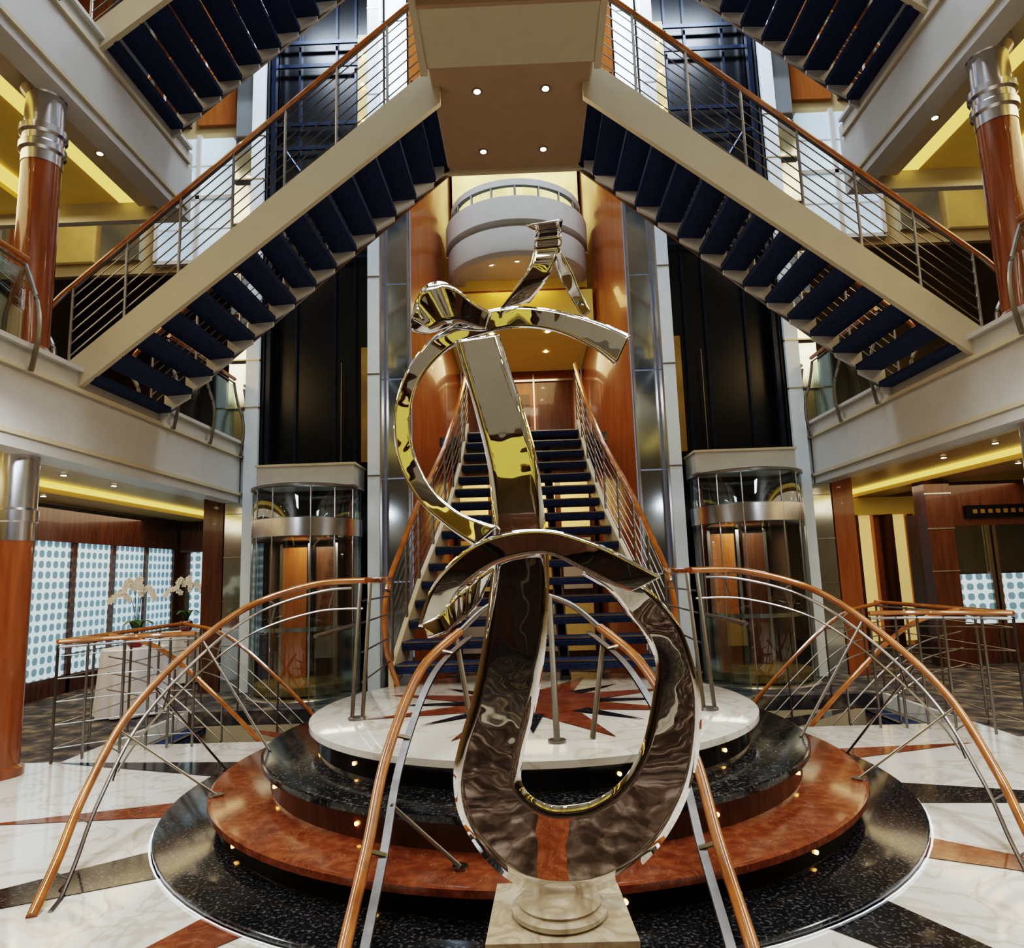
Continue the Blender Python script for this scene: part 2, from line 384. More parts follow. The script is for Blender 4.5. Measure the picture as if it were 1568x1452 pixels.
# ------------------------------------------------------------------ decks / balconies
for s in (-1, 1):
    side = 'left' if s < 0 else 'right'
    for z0, zt, zc, ye in ((2.72, D2, 2.56, 9.45), (6.10, D3, 5.86, YD3), (9.3, 10.0, 9.10, YD3)):
        b = MB(); yb = 12.8 if ye > 9 else ye
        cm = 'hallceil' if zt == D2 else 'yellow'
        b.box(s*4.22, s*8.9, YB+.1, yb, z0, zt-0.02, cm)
        b.box(s*4.22, s*8.9, YB+.1, yb, zt-0.02, zt, 'carpet')
        b.box(s*4.0, s*4.22, YB+.1, ye, zc, zt+0.03, 'white')
        b.box(s*3.97, s*4.0, YB+.1, ye, zc+0.10, zc+0.14, 'cream')
        b.box(s*3.95, s*4.24, YB+.1, ye, zt+0.03, zt+0.07, 'white')
        b.box(s*3.965, s*4.0, YB+.1, ye, zt-0.16, zt-0.12, 'cream')
        if ye < 9: b.box(s*4.0, s*8.9, ye, ye+0.1, zc, zt+0.03, 'white')
        b.box(s*4.22, s*4.55, YB+.1, ye-0.05, z0-0.10, z0, 'cream')
        b.box(s*4.55, s*(4.66 if zt == D2 else 4.80), YB+.1, ye-0.05, z0-0.04, z0-0.005, 'cove')
        b.box(s*5.65, s*5.85, YB+.1, yb, z0-0.04, z0-0.005, 'cove')
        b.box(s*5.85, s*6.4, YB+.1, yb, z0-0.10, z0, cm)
        for k in range(14):
            y = -1+k*0.95
            if y > yb-0.2 or (y > ye-0.1): continue
            for x in (4.38, 5.2, 6.1):
                zz = z0-0.105 if x != 5.2 else z0-0.006
                b.lathe(s*x, y, [(0.045, zz), (0.045, zz+0.004)], 'steel', 12)
                b.disc((s*x, y, zz-0.002), 0.030, 'lamp', 10)
        b.build('ceiling_deck_'+side)
    for zt in (D2, D3, 10.0):
        runs = ((1.1, 5.25, 5),)+(((7.5, 9.3, 3),) if zt == D2 else ())
        for (ya, yb, np_) in runs:
            b = MB(); H = 0.80 if ya < 5 else 0.95
            b.box(s*4.03, s*4.045, ya, yb, zt+0.10, zt+H-0.1, 'glass')
            b.tube([(s*4.04, ya, zt+H), (s*4.04, yb, zt+H)], 0.026, 'handwood', 10)
            b.tube([(s*4.04, ya, zt+H-.06), (s*4.04, yb, zt+H-.06)], 0.012, 'steel', 6)
            for k in range(np_):
                y = ya+(yb-ya)*k/(np_-1)
                pts = catmull([(s*4.05, y, zt+H-.05), (s*3.99, y, zt+0.60), (s*3.91, y, zt+0.35), (s*3.90, y, zt+0.1), (s*3.94, y, zt-0.16)], 6)
                b.tube(pts, 0.02, 'steel', 8)
            b.build('balcony_balustrade')
    # columns
    b = MB()
    x, y = s*4.25, 5.6
    b.lathe(x, y, [(0.19, 0), (0.19, 0.06), (0.155, 0.08), (0.155, 1.95)], 'colwood', 32)
    b.lathe(x, y, [(0.158, 1.85), (0.158, 2.0), (0.17, 2.01), (0.17, 2.10), (0.155, 2.12), (0.155, 2.60)], 'chrome', 32)
    b.build('round_column')
    for zb, zt in ((D2, 6.0), (D3, 9.2)):
        b = MB(); x = s*4.24
        b.lathe(x, y, [(0.19, zb+0.08), (0.19, zb+0.12), (0.155, zb+0.16), (0.155, zt-0.75)], 'colwood', 32)
        b.lathe(x, y, [(0.16, zt-0.8), (0.16, zt-0.70), (0.185, zt-0.68), (0.185, zt-0.62), (0.165, zt-0.60), (0.165, zt-0.54), (0.19, zt-0.52), (0.19, zt-0.46), (0.16, zt-0.44),
                       (0.155, zt-0.15), (0.20, zt-0.10), (0.20, zt)], 'chrome', 32)
        b.build('round_column')
    b = MB()
    b.box(s*8.9, s*9.05, YB, 13, -0.15, 11.5, 'beigewall')
    b.build('wall_'+side)
    # corner pier
    b = MB()
    b.box(s*3.80, s*4.2, 9.47, 9.75, 0, 2.70, 'mirrorpanel')
    for z in (0.6, 1.2, 1.8, 2.4): b.box(s*3.79, s*4.21, 9.465, 9.48, z, z+0.012, 'steel')
    b.box(s*4.22, s*4.5, 9.47, 9.8, 0, 2.70, 'wood' if s > 0 else 'darkwood')
    b.box(s*3.78, s*4.2, 9.47, 9.75, 2.70, 11.45, 'mirrorpanel')
    b.box(s*3.74, s*3.93, 9.40, 9.46, 0, 11.45, 'pil')
    for z in (3.9, 4.6, 5.3, 6.0, 6.7, 7.4, 8.1): b.box(s*3.735, s*4.21, 9.395, 9.47, z, z+0.02, 'steel')
    b.build('corner_pier')
    # glazing and panelling behind the upper decks
    b = MB()
    b.box(s*4.25, s*8.85, 9.85, 9.95, 6.2, 11.45, 'beigewall')
    for i in range(2):
        for j in range(2):
            xa = 4.32+i*0.62; za = 6.35+j*1.05
            b.box(s*xa, s*(xa+0.56), 9.80, 9.85, za, za+0.98, 'winglass')
            b.box(s*(xa+0.56), s*(xa+0.62), 9.76, 9.85, za-0.04, za+1.02, 'white')
            b.box(s*xa, s*(xa+0.62), 9.76, 9.85, za-0.06, za, 'white')
            b.box(s*xa, s*(xa+0.56), 9.79, 9.80, za+0.5, za+0.52, 'white')
    for i in range(6):
        b.box(s*(4.35+i*0.72), s*(4.95+i*0.72), 9.78, 9.85, 8.6, 11.2, ('wood', 'darkwood', 'mirrorpanel')[i % 3])
        if i > 1: b.box(s*(4.35+i*0.72), s*(4.95+i*0.72), 9.78, 9.85, 6.4, 8.4, ('dimglow', 'wood', 'mirrorpanel')[i % 3])
    b.build('window_'+('1' if s < 0 else '2'))

# ------------------------------------------------------------------ rear core
for s in (-1, 1):
    b = MB()
    b.box(s*2.14, s*3.72, 10.3, 10.4, 0, 11.45, 'black')
    b.box(s*2.12, s*2.14, 9.42, 10.3, 0, 11.45, 'black'); b.box(s*3.70, s*3.73, 9.48, 10.3, 0, 11.45, 'black')
    b.box(s*2.20, s*3.66, 9.75, 9.8, 2.95, 11.45, 'black')
    for x in (2.42, 2.72, 3.3):
        b.box(s*x, s*(x+0.035), 9.7, 9.75, 2.95, 11.45, 'darkblue')
    b.box(s*3.62, s*3.68, 9.5, 9.6, 2.95, 11.45, 'darkblue')
    b.box(s*2.16, s*2.19, 9.5, 9.6, 2.95, 11.45, 'darkblue')
    b.tube([(s*2.62, 9.65, 2.95), (s*2.62, 9.65, 4.6)], 0.012, 'steel', 6)
    b.box(s*2.16, s*2.32, 9.60, 9.62, 3.1, 4.8, 'gold')
    for z in (6.2, 6.6, 8.0, 8.4, 9.4, 9.8):
        b.box(s*2.16, s*3.68, 9.62, 9.65, z, z+0.06, 'darkblue')
    b.tube([(s*2.4, 9.6, 6.3), (s*3.5, 9.6, 8.0)], 0.02, 'darkblue', 6); b.tube([(s*3.5, 9.6, 6.3), (s*2.4, 9.6, 8.0)], 0.02, 'darkblue', 6)
    b.box(s*2.2, s*2.38, 9.6, 9.62, 6.7, 9.9, 'dimglow')
    for z in (7.2, 7.8, 8.4, 9.0, 9.5): b.disc((s*2.29, 9.55, z), 0.03, 'lamp', 8)
    b.build('lift_shaft')
    b = MB()
    b.box(s*1.93, s*2.09, 9.0, 9.4, 0, 11.45, 'pil')
    b.box(s*1.90, s*1.93, 9.02, 9.4, 0, 11.45, 'chrome')
    for k in range(8): b.box(s*1.925, s*2.095, 8.995, 9.0, k*1.4, k*1.4+0.02, 'steel')
    b.build('white_pilaster')
    b = MB()
    for k in range(8):
        b.box(s*1.58, s*1.88, 9.25, 9.32, k*1.4+0.01, k*1.4+1.39, 'mirrorpanel')
    b.box(s*1.55, s*1.58, 9.22, 9.32, 0, 11.2, 'chrome')
    b.build('mirror_cladding_panel')
    b = MB()
    prof = catmull([(s*1.53, 9.28, 0), (s*1.36, 9.6, 0), (s*1.22, 10.1, 0), (s*1.17, 10.8, 0), (s*1.16, 12.8, 0)], 6)
    b.sheet([(p.x, p.y, 0) for p in prof], [(p.x, p.y, 11.45) for p in prof], 'wood')
    b.build('veneer_wall_'+('left' if s < 0 else 'right'))
    # scenic lift car
    b = MB(); x, y = s*2.86, 8.95
    b.lathe(x, y, [(0.72, 0), (0.72, 0.05), (0.66, 0.08)], 'chrome', 40)
    b.lathe(x, y, [(0.69, 0.08), (0.69, 2.62)], 'gglass', 40, caps=False)
    b.lathe(x, y, [(0.64, 0.1), (0.64, 0.2), (0.6, 0.2)], 'gold', 40)
    b.lathe(x, y, [(0.66, 1.98), (0.70, 2.0), (0.70, 2.22), (0.66, 2.24)], 'chrome', 40)
    b.lathe(x, y, [(0.70, 2.60), (0.72, 2.61), (0.72, 2.64), (0.70, 2.65)], 'steel', 40, caps=False)
    b.lathe(x, y, [(0.62, 0.2), (0.62, 1.98)], 'rearwall', 20, a0=R(20), a1=R(160))
    b.box(x-0.42, x-0.10, y+0.28, y+0.34, 0.2, 1.9, 'wood'); b.box(x+0.02, x+0.30, y+0.30, y+0.34, 0.2, 1.9, 'darkwood')
    for xx in (-0.44, -0.06, 0.30): b.box(x+xx-0.02, x+xx+0.02, y+0.26, y+0.34, 0.2, 1.95, 'chrome')
    for a in (200, 225, 250, 290, 315, 340):
        px, py = x+0.69*math.cos(R(a)), y+0.69*math.sin(R(a))
        b.tube([(px, py, 0.05), (px, py, 2.62)], 0.010, 'chrome', 6)
    b.lathe(x, y, [(0.65, 0.85), (0.65, 0.9)], 'chrome', 30, a0=R(180), a1=R(360))
    b.box(x-0.64, x+0.64, 8.8, 9.38, 2.68, 2.94, 'white')
    b.box(x-0.66, x+0.66, 8.78, 9.38, 2.94, 2.97, 'cream')
    b.build('scenic_glass_lift')

# deck 2 corridor behind stairs
b = MB()
b.box(-1.15, 1.15, 9.25, 12.8, D2-0.12, D2, 'carpet'); b.box(-0.74, 0.74, 9.2, 9.25, D2-0.12, D2, 'navy')
b.build('floor_corridor')
b = MB()
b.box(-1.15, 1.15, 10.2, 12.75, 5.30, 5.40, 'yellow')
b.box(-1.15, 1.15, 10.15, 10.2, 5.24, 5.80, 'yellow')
for x in (-0.45, 0.45):
    for y in (10.6, 11.6): b.disc((x, y, 5.292), 0.035, 'lamp', 10)
b.build('ceiling_corridor')
b = MB()
b.box(-1.15, 1.15, 12.82, 12.95, 0, 11.4, 'wood')
b.box(-1.15, -0.72, 12.79, 12.82, D2, D2+1.72, 'darkwood')
b.box(-0.62, -0.28, 12.78, 12.82, D2, D2+1.6, 'darkwood'); b.box(0.30, 0.95, 12.78, 12.82, D2, D2+1.72, 'darkwood')
for x in (-0.7, -0.2, 0.22, 1.0): b.box(x, x+0.03, 12.77, 12.82, D2, D2+1.9, 'chrome')
b.box(-1.1, 1.1, 12.76, 12.82, D2+1.75, D2+1.79, 'chrome')
b.box(-0.15, 0.15, 12.77, 12.81, D2+0.9, D2+1.5, 'darkwood')
for i in range(5):
    for j in range(2):
        b.box(0.36+i*0.11, 0.42+i*0.11, 12.76, 12.78, D2+0.30+j*0.14, D2+0.36+j*0.14, 'cove')
        b.box(-1.1+i*0.11, -1.04+i*0.11, 12.76, 12.78, D2+0.30+j*0.14, D2+0.36+j*0.14, 'cove')
b.build('corridor_end_panelling')
b = MB()
b.box(-1.1, 1.1, 11.0, 11.1, 0, 3.2, 'darkwood')
for i in range(4):
    for j in range(3): b.box(-1.05+i*0.54, -0.60+i*0.54, 10.97, 11.0, 0.25+j*0.95, 1.05+j*0.95, 'glow' if j == 2 else ('dimglow' if (i+j) % 2 else 'white'))
b.build('wall_under_stair')

# semicircular balcony deck 3
b = MB()
cy = 10.4; Z0 = 6.02
b.lathe(0, cy, [(0.0, Z0+0.1), (0.80, Z0+0.1), (0.84, Z0), (1.02, Z0), (1.09, Z0+0.05), (1.10, Z0+0.10), (1.10, Z0+0.42), (1.02, Z0+0.44), (1.02, Z0+0.50), (1.13, Z0+0.52), (1.13, Z0+0.88), (1.08, Z0+0.90)], 'white', 48, a0=R(180), a1=R(360))
b.lathe(0, cy, [(1.0, Z0+0.88), (1.0, Z0+1.12)], 'glass', 48, a0=R(180), a1=R(360))
b.lathe(0, cy, [(0.0, Z0+0.90), (1.08, Z0+0.90)], 'white', 48, a0=R(180), a1=R(360))
b.lathe(0, cy, [(1.04, Z0+1.10), (1.04, Z0+1.20), (0.97, Z0+1.20), (0.97, Z0+1.10)], 'white', 40, a0=R(180), a1=R(360))
for a in (190, 210, 230, 250, 270, 290, 310, 330, 350):
    b.tube([(1.02*math.cos(R(a)), cy+1.02*math.sin(R(a)), Z0+0.9), (1.02*math.cos(R(a)), cy+1.02*math.sin(R(a)), Z0+1.17)], 0.018, 'chrome', 8)
for x in (-0.4, 0.4, 0): b.disc((x, 9.85-0.1*(x == 0), Z0+0.094), 0.030, 'lamp', 10)
b.build('curved_balcony')
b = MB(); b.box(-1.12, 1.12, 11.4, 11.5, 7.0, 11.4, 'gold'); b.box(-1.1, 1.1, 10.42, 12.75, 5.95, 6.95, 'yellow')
b.box(-1.1, 1.1, 10.42, 12.75, 5.42, 5.95, 'wood')
b.build('wall_upper_lobby')

# ------------------------------------------------------------------ shell back / rear / ceiling
b = MB()
b.box(-9, -4.2, 12.9, 13.05, 0, 11.5, 'darkwood'); b.box(4.2, 9, 12.9, 13.05, 0, 11.5, 'beigewall')
b.build('wall_back')
b = MB()
b.box(-9, 9, YB-0.1, YB, 0, 11.5, 'rearwall')
for x in range(-8, 9, 2):
    b.box(x-0.03, x+0.03, YB, YB+0.04, 0, 11.5, 'steel')
    b.box(x+0.3, x+1.7, YB, YB+0.03, 0.1, 2.3, 'darkwood')
b.build('wall_front')
b = MB()
b.box(-3.95, 3.95, -3.9, 0.9, 6.1, D3, 'bridge'); b.box(-3.95, 3.95, YB+0.1, -3.9, 6.1, D3, 'bridgey')
b.box(-3.95, 3.95, 0.9, 1.0, 5.95, D3+0.05, 'white')
b.box(-3.95, 3.95, -3.98, -3.86, 5.98, 6.1, 'darkwood')
b.box(-3.95, 3.95, YB+0.1, -5.5, 2.72, D2, 'rearwall'); b.box(-3.95, 3.95, -5.5, -5.4, 2.6, D2+0.05, 'darkwood')
for i in range(5):
    for j in range(5):
        X_, Y_ = -3+i*1.5, -6.8+j*1.5
        b.lathe(X_, Y_, [(0.40, 6.05), (0.40, 6.09)], 'soffit', 28)
        b.lathe(X_, Y_, [(0.22, 6.03), (0.22, 6.05)], 'darkwood', 24)
        b.disc((X_, Y_, 6.025), 0.10, 'lamp' if j == 4 else 'glow', 20)
b.build('ceiling_bridge')
b = MB()
b.box(-9, 9, YB, 13, 11.5, 11.65, 'soffit')
b.box(-2.6, 2.6, 1.5, 8.6, 11.47, 11.5, 'skyglass')
for i in range(6): b.box(-2.7, 2.7, 1.5+i*1.4, 1.58+i*1.4, 11.46, 11.5, 'white')
for i in range(5): b.box(-2.64+i*1.3, -2.56+i*1.3, 1.5, 8.6, 11.46, 11.5, 'white')
b.build('ceiling')

# left hall etched glass screen
b = MB()
for k in range(5):
    y0 = 8.0+k*0.95
    b.box(-6.62, -6.58, y0, y0+0.86, 0.25, 2.1, 'lattice')
    b.box(-6.66, -6.54, y0+0.86, y0+0.95, 0, 2.15, 'darkwood')
b.box(-6.68, -6.52, 3.0, 12.75, 2.1, 2.6, 'darkwood'); b.box(-6.66, -6.54, 8.0, 12.75, 0.0, 0.25, 'darkwood')
b.build('etched_glass_screen')
b = MB()
for k in range(3):
    x0 = -6.3+k*0.75
    b.box(x0, x0+0.6, 12.80, 12.84, 0.25, 2.05, 'lattice'); b.box(x0+0.6, x0+0.66, 12.78, 12.88, 0, 2.1, 'darkwood')
b.box(-6.5, -4.2, 12.78, 12.88, 2.05, 2.6, 'darkwood')
b.build('window_3')
# right hall
b = MB()
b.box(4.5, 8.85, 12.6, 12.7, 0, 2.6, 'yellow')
for x in (4.55, 5.15, 5.75, 6.35):
    b.box(x, x+0.10, 12.2, 12.5, 0, 2.3, 'darkwood'); b.box(x+0.16, x+0.42, 12.44, 12.6, 0.1, 2.3, 'glow')
    b.box(x+0.46, x+0.56, 12.40, 12.6, 0.0, 2.3, 'wood')
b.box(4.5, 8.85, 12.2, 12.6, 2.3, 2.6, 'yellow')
b.build('panelled_alcove')
b = MB()
b.box(5.72, 6.08, 9.9, 10.2, 0, 2.6, 'darkwood')
for z in (0.7, 1.3, 1.9, 2.4): b.box(5.71, 6.09, 9.89, 9.9, z, z+0.02, 'chrome')
b.box(6.1, 8.8, 10.15, 10.25, 1.95, 2.6, 'darkwood'); b.box(6.4, 7.6, 10.10, 10.15, 2.06, 2.24, 'black')
for i in range(9): b.box(6.5+i*0.11, 6.56+i*0.11, 10.09, 10.11, 2.12, 2.18, 'gold')
for k in range(3):
    x0 = 6.12+k*0.62
    for xx in (x0, x0+0.54): b.box(xx, xx+0.05, 10.1, 10.2, 0, 1.95, 'steel')
    b.box(x0+0.05, x0+0.54, 10.14, 10.17, 0.55, 1.25, 'lattice'); b.box(x0+0.05, x0+0.54, 10.14, 10.16, 1.28, 1.95, 'glass')
b.box(6.1, 8.8, 10.12, 10.2, 0, 0.55, 'darkwood')
b.box(6.2, 8.8, 11.3, 11.35, 0, 2.2, 'rearwall')
b.build('shop_front')

# ------------------------------------------------------------------ large arched handrails
def arch(s):
    b = MB()
    pts = catmull([(s*1.17, 5.0, 1.44), (s*1.62, 5.2, 1.42), (s*2.11, 5.2, 1.27), (s*2.39, 4.9, 1.00), (s*2.52, 4.4, 0.66), (s*2.49, 3.95, 0.32), (s*2.37, 3.58, 0.13), (s*2.27, 3.27, 0.0)], 10)
    b.tube(pts, 0.024, 'handwood', 12)
    c = Vector((0, 5.0, 0))
    def ins(p, d, dz):
        h = Vector((p.x-c.x, p.y-c.y, 0)).normalized(); return Vector((p.x-h.x*d, p.y-h.y*d, max(0.0, p.z+dz)))
    b.tube([ins(p, 0.07, -0.05) for p in pts[5:]], 0.011, 'steel', 8)
    b.tube([ins(p, 0.03, -0.20) for p in pts[2:44]], 0.008, 'steel', 6)
    for i in range(8, len(pts)-4, 9): b.tube([pts[i], ins(pts[i], 0.07, -0.05), ins(pts[i], 0.03, -0.20)], 0.006, 'steel', 6)
    for dx in (0, 0.07): b.tube([(s*(1.13+dx), 4.72, 0.53), (s*(1.13+dx), 4.95, 1.42)], 0.014, 'steel', 8)
    b.lathe(s*1.165, 4.72, [(0.06, 0.53), (0.06, 0.545)], 'steel', 16)
    b.tube([pts[28], (s*1.72, 4.65, 0.36)], 0.009, 'steel', 8)
    b.tube([pts[42], (s*1.93, 4.35, 0.185)], 0.008, 'steel', 8)
    b.tube([pts[36], (s*2.30, 5.4, 0.03)], 0.008, 'steel', 8)
    b.lathe(s*1.93, 4.35, [(0.04, 0.18), (0.04, 0.19)], 'steel', 14)
    b.tube(catmull([(s*1.17, 5.0, 1.44), (s*1.14, 5.4, 1.44), (s*1.2, 6.05, 1.46)], 8), 0.022, 'handwood', 10)
    for h in (0.75, 0.95, 1.15, 1.30):
        b.tube([(s*1.165, 4.85, h), (s*1.2, 6.05, h)], 0.007, 'steel', 6)
    b.build('arched_handrail')
for s in (-1, 1): arch(s)

# centre curved rails
b = MB()
for s in (-1, 1):
    o_ = 0.02
    key = [(s*0.42, 4.2, 1.12), (s*0.60, 3.85, 0.95), (s*0.715+o_, 3.4, 0.63), (s*0.72+o_, 3.0, 0.345), (s*0.71+o_, 2.62, 0.17), (s*0.70+o_, 2.35, 0.03)]
    pts = catmull(key, 10)
    b.tube(pts, 0.026, 'handwood', 12)
    q = [p+Vector((-s*0.05, 0, -0.02)) for p in pts]
    A = q; B = [p+Vector((-s*0.035, 0.0, 0.0)) for p in q]
    b.sheet(A, B, 'steelstrip'); b.sheet([a+Vector((0, 0.012, -.012)) for a in A], [a+Vector((0, 0.012, -.012)) for a in B], 'steelstrip')
    for i in range(6, len(pts)-4, 12): b.tube([pts[i], q[i]+Vector((-s*0.03, 0, 0))], 0.010, 'steel', 6)
    b.tube([(s*0.44, 4.16, 1.1), (s*0.33, 4.0, 0.535)], 0.016, 'steel', 8)
    b.tube([(s*0.64, 3.2, 0.46), (s*0.34, 3.22, 0.19)], 0.010, 'steel', 8)
    b.lathe(s*0.34, 3.22, [(0.035, 0.18), (0.035, 0.195)], 'steel', 12)
top = catmull([(-0.42, 4.2, 1.12), (-0.25, 4.3, 1.26), (0, 4.35, 1.33), (0.25, 4.3, 1.26), (0.42, 4.2, 1.12)], 8)
b.tube(top, 0.018, 'steel', 10)
b.tube([(0.13, 3.95, 0.53), (0.13, 4.3, 1.30)], 0.018, 'steel', 8); b.lathe(0.13, 3.95, [(0.05, 0.53), (0.05, 0.545)], 'steel', 16)
b.build('curved_centre_handrail')

# guards around the stair wells
for s in (-1, 1):
    b = MB()
    path = [Vector(p) for p in catmull([(s*4.05, 5.95, 0), (s*3.6, 6.3, 0), (s*3.2, 6.42, 0), (s*2.6, 6.45, 0), (s*2.05, 6.5, 0)], 5)]
    rail_run(b, path[:12], 6, 1.0, 5, r=0.022, rr=0.005, postr=0.012)
    path = [(s*4.05, 5.95, 0), (s*4.08, 7.0, 0), (s*4.08, 8.3, 0)]
    rail_run(b, path, 5, 1.0, 5, r=0.022, rr=0.005, postr=0.012)
    for yy in (HY0+0.05, HY1-0.05):
        pts = catmull([(s*4.0, yy, 1.0), (s*3.5, yy, 0.85), (s*2.9, yy, 0.35), (s*2.2, yy, -0.35)], 8)
        b.tube(pts, 0.022, 'handwood', 10)
        for h in (0.2, 0.35, 0.5): b.tube([p-Vector((0, 0, h)) for p in pts], 0.007, 'steel', 6)
        for i in (4, 10, 16, 21): b.tube([pts[i], pts[i]-Vector((0, 0, 0.85))], 0.012, 'steel', 6)
    b.box(s*2.02, s*2.035, 6.6, 8.1, 0.02, 0.9, 'glass')
    b.tube([(s*2.03, 6.6, 0.93), (s*2.03, 8.1, 0.93)], 0.02, 'steel', 8)
    b.build('stairwell_balustrade')

# ------------------------------------------------------------------ tables with orchids
def orchid(x, y, z, sc_=1.0):
    b = MB()
    b.lathe(x, y, [(0.045*sc_, z), (0.07*sc_, z+0.03), (0.075*sc_, z+0.10*sc_), (0.065*sc_, z+0.12*sc_)], 'pot', 20)
    for k in range(7):
        a = k*0.9; dx, dy = math.cos(a)*sc_, math.sin(a)*sc_
        c = [Vector((x, y, z+0.11*sc_)), Vector((x+dx*0.07, y+dy*0.07, z+0.24*sc_)), Vector((x+dx*0.17, y+dy*0.17, z+0.20*sc_))]
        c = catmull(c, 4); n = Vector((-dy, dx, 0)).normalized()*sc_
        w = [0.008, 0.02, 0.028, 0.03, 0.03, 0.028, 0.02, 0.012, 0.002]
        b.sheet([p+n*w[i] for i, p in enumerate(c)], [p-n*w[i] for i, p in enumerate(c)], 'leaf')
    for st, hh in ((-1, 0.50), (0.9, 0.54), (0.3, 0.62), (-0.4, 0.60)):
        c = catmull([(x, y, z+0.1*sc_), (x+st*0.02*sc_, y, z+0.3*sc_), (x+st*0.06*sc_, y-0.02, z+hh*0.9*sc_), (x+st*0.15*sc_, y-0.04, z+hh*sc_), (x+st*0.22*sc_, y-0.06, z+(hh-0.08)*sc_)], 6)
        b.tube(c, 0.004, 'leaf', 5)
        for i in range(12, len(c), 2):
            p = c[i]+Vector((0, -0.03, random.uniform(-.015, .015)))
            for q in range(5):
                a = q*1.257+0.3; e = Vector((math.cos(a), 0, math.sin(a)))*sc_; t = Vector((-e.z, 0, e.x))
                b.add([p, p+e*0.022+t*0.015, p+e*0.040+Vector((0, -0.008, 0)), p+e*0.022-t*0.015], [(0, 1, 2, 3)], 'petal')
            b.disc((p.x, p.y-0.01, p.z), 0.008, 'lip', 6)
    b.build('potted_orchid', smooth=False)
def table(x, y):
    b = MB(); n = 64; rings = []
    for zz, rr, am in ((0.75, 0.33, 0), (0.745, 0.345, 0.0), (0.6, 0.35, 0.010), (0.3, 0.36, 0.025), (0.02, 0.37, 0.04)):
        rings.append([(x+(rr+am*math.sin(11*2*math.pi*j/n))*math.cos(2*math.pi*j/n), y+(rr+am*math.sin(11*2*math.pi*j/n))*math.sin(2*math.pi*j/n), zz) for j in range(n)])
    vs = [v for q in rings for v in q]; fs = [tuple(range(n))]
    for i in range(4):
        for j in range(n): fs.append((i*n+j, (i+1)*n+j, (i+1)*n+(j+1) % n, i*n+(j+1) % n))
    b.add(vs, fs, 'cloth'); b.tube([(x, y, 0), (x, y, 0.74)], 0.04, 'steel'); b.build('round_table')
table(-4.6, 8.1); orchid(-4.6, 8.1, 0.75, 1.25)
table(-5.25, 10.6); orchid(-5.25, 10.6, 0.75, 1.3)

# ------------------------------------------------------------------ ribbon sculpture (drawing units -> metres)
def sk(u, v, Y):
    cx = 803+(v-726)*0.0314
    v2 = v+(u-803)*0.0314
    t = math.tan(R(8.34)+math.atan((726-v2)/1050))
    return Vector(((u-cx)*Y*(0.9895+0.1444*t)/1050, Y, 1.45+Y*t))
sculpt = empty('ribbon_sculpture')
def ribbon(name, rows, n=8, across=6, camber=0.0):
    A = catmull([sk(r[0], r[1], r[4]) for r in rows], n); B = catmull([sk(r[2], r[3], r[5]) for r in rows], n)
    vs = []; fs = []; N = len(A)
    for i in range(N):
        tan = (A[min(i+1, N-1)]+B[min(i+1, N-1)]-A[max(i-1, 0)]-B[max(i-1, 0)]).normalized()
        nrm = tan.cross((B[i]-A[i]).normalized()).normalized()
        for j in range(across+1):
            t = j/across; vs.append(A[i].lerp(B[i], t)+nrm*camber*4*t*(1-t))
    for i in range(N-1):
        for j in range(across):
            a = i*(across+1)+j; fs.append((a, a+1, a+across+2, a+across+1))
    me = bpy.data.meshes.new(name); me.from_pydata(vs, [], fs); me.materials.append(M['mirror'])
    me.polygons.foreach_set('use_smooth', [True]*len(fs)); me.update()
    ob = bpy.data.objects.new(name, me); sc.collection.objects.link(ob); ob.parent = sculpt
    md = ob.modifiers.new('thickness', 'SOLIDIFY'); md.thickness = 0.006; md.offset = 0; md.use_even_offset = False
    return ob
ribbon('main_ribbon', [
 (697, 522, 765, 512, 2.70, 2.70), (712, 575, 780, 562, 2.67, 2.67), (730, 640, 802, 627, 2.635, 2.635), (746, 710, 822, 700, 2.60, 2.60),
 (753, 780, 832, 772, 2.58, 2.58), (753, 860, 840, 852, 2.572, 2.572), (748, 920, 840, 915, 2.57, 2.57), (738, 990, 835, 992, 2.57, 2.57),
 (722, 1070, 822, 1075, 2.572, 2.568), (703, 1135, 803, 1145, 2.576, 2.566), (693, 1192, 797, 1190, 2.58, 2.564), (704, 1255, 806, 1213, 2.582, 2.562),
 (745, 1320, 828, 1228, 2.584, 2.56), (800, 1360, 850, 1234, 2.584, 2.56), (865, 1372, 880, 1232, 2.584, 2.56), (930, 1358, 908, 1225, 2.584, 2.56),
 (990, 1315, 940, 1205, 2.582, 2.56), (1035, 1252, 965, 1175, 2.58, 2.56), (1062, 1180, 985, 1130, 2.572, 2.564), (1072, 1100, 997, 1072, 2.565, 2.57),
 (1064, 1030, 1003, 1022, 2.555, 2.575), (1040, 960, 990, 982, 2.55, 2.585), (1005, 915, 960, 942, 2.55, 2.595), (970, 885, 930, 905, 2.57, 2.61), (920, 850, 890, 880, 2.6, 2.63)])
ribbon('crossing_band', [
 (1012, 884, 962, 908, 2.42, 2.44), (965, 858, 930, 895, 2.43, 2.44), (915, 833, 890, 874, 2.44, 2.44), (840, 812, 838, 850, 2.455, 2.45), (765, 818, 780, 857, 2.475, 2.465),
 (705, 848, 735, 880, 2.495, 2.485), (660, 900, 700, 915, 2.515, 2.51), (640, 960, 680, 968, 2.54, 2.53)])
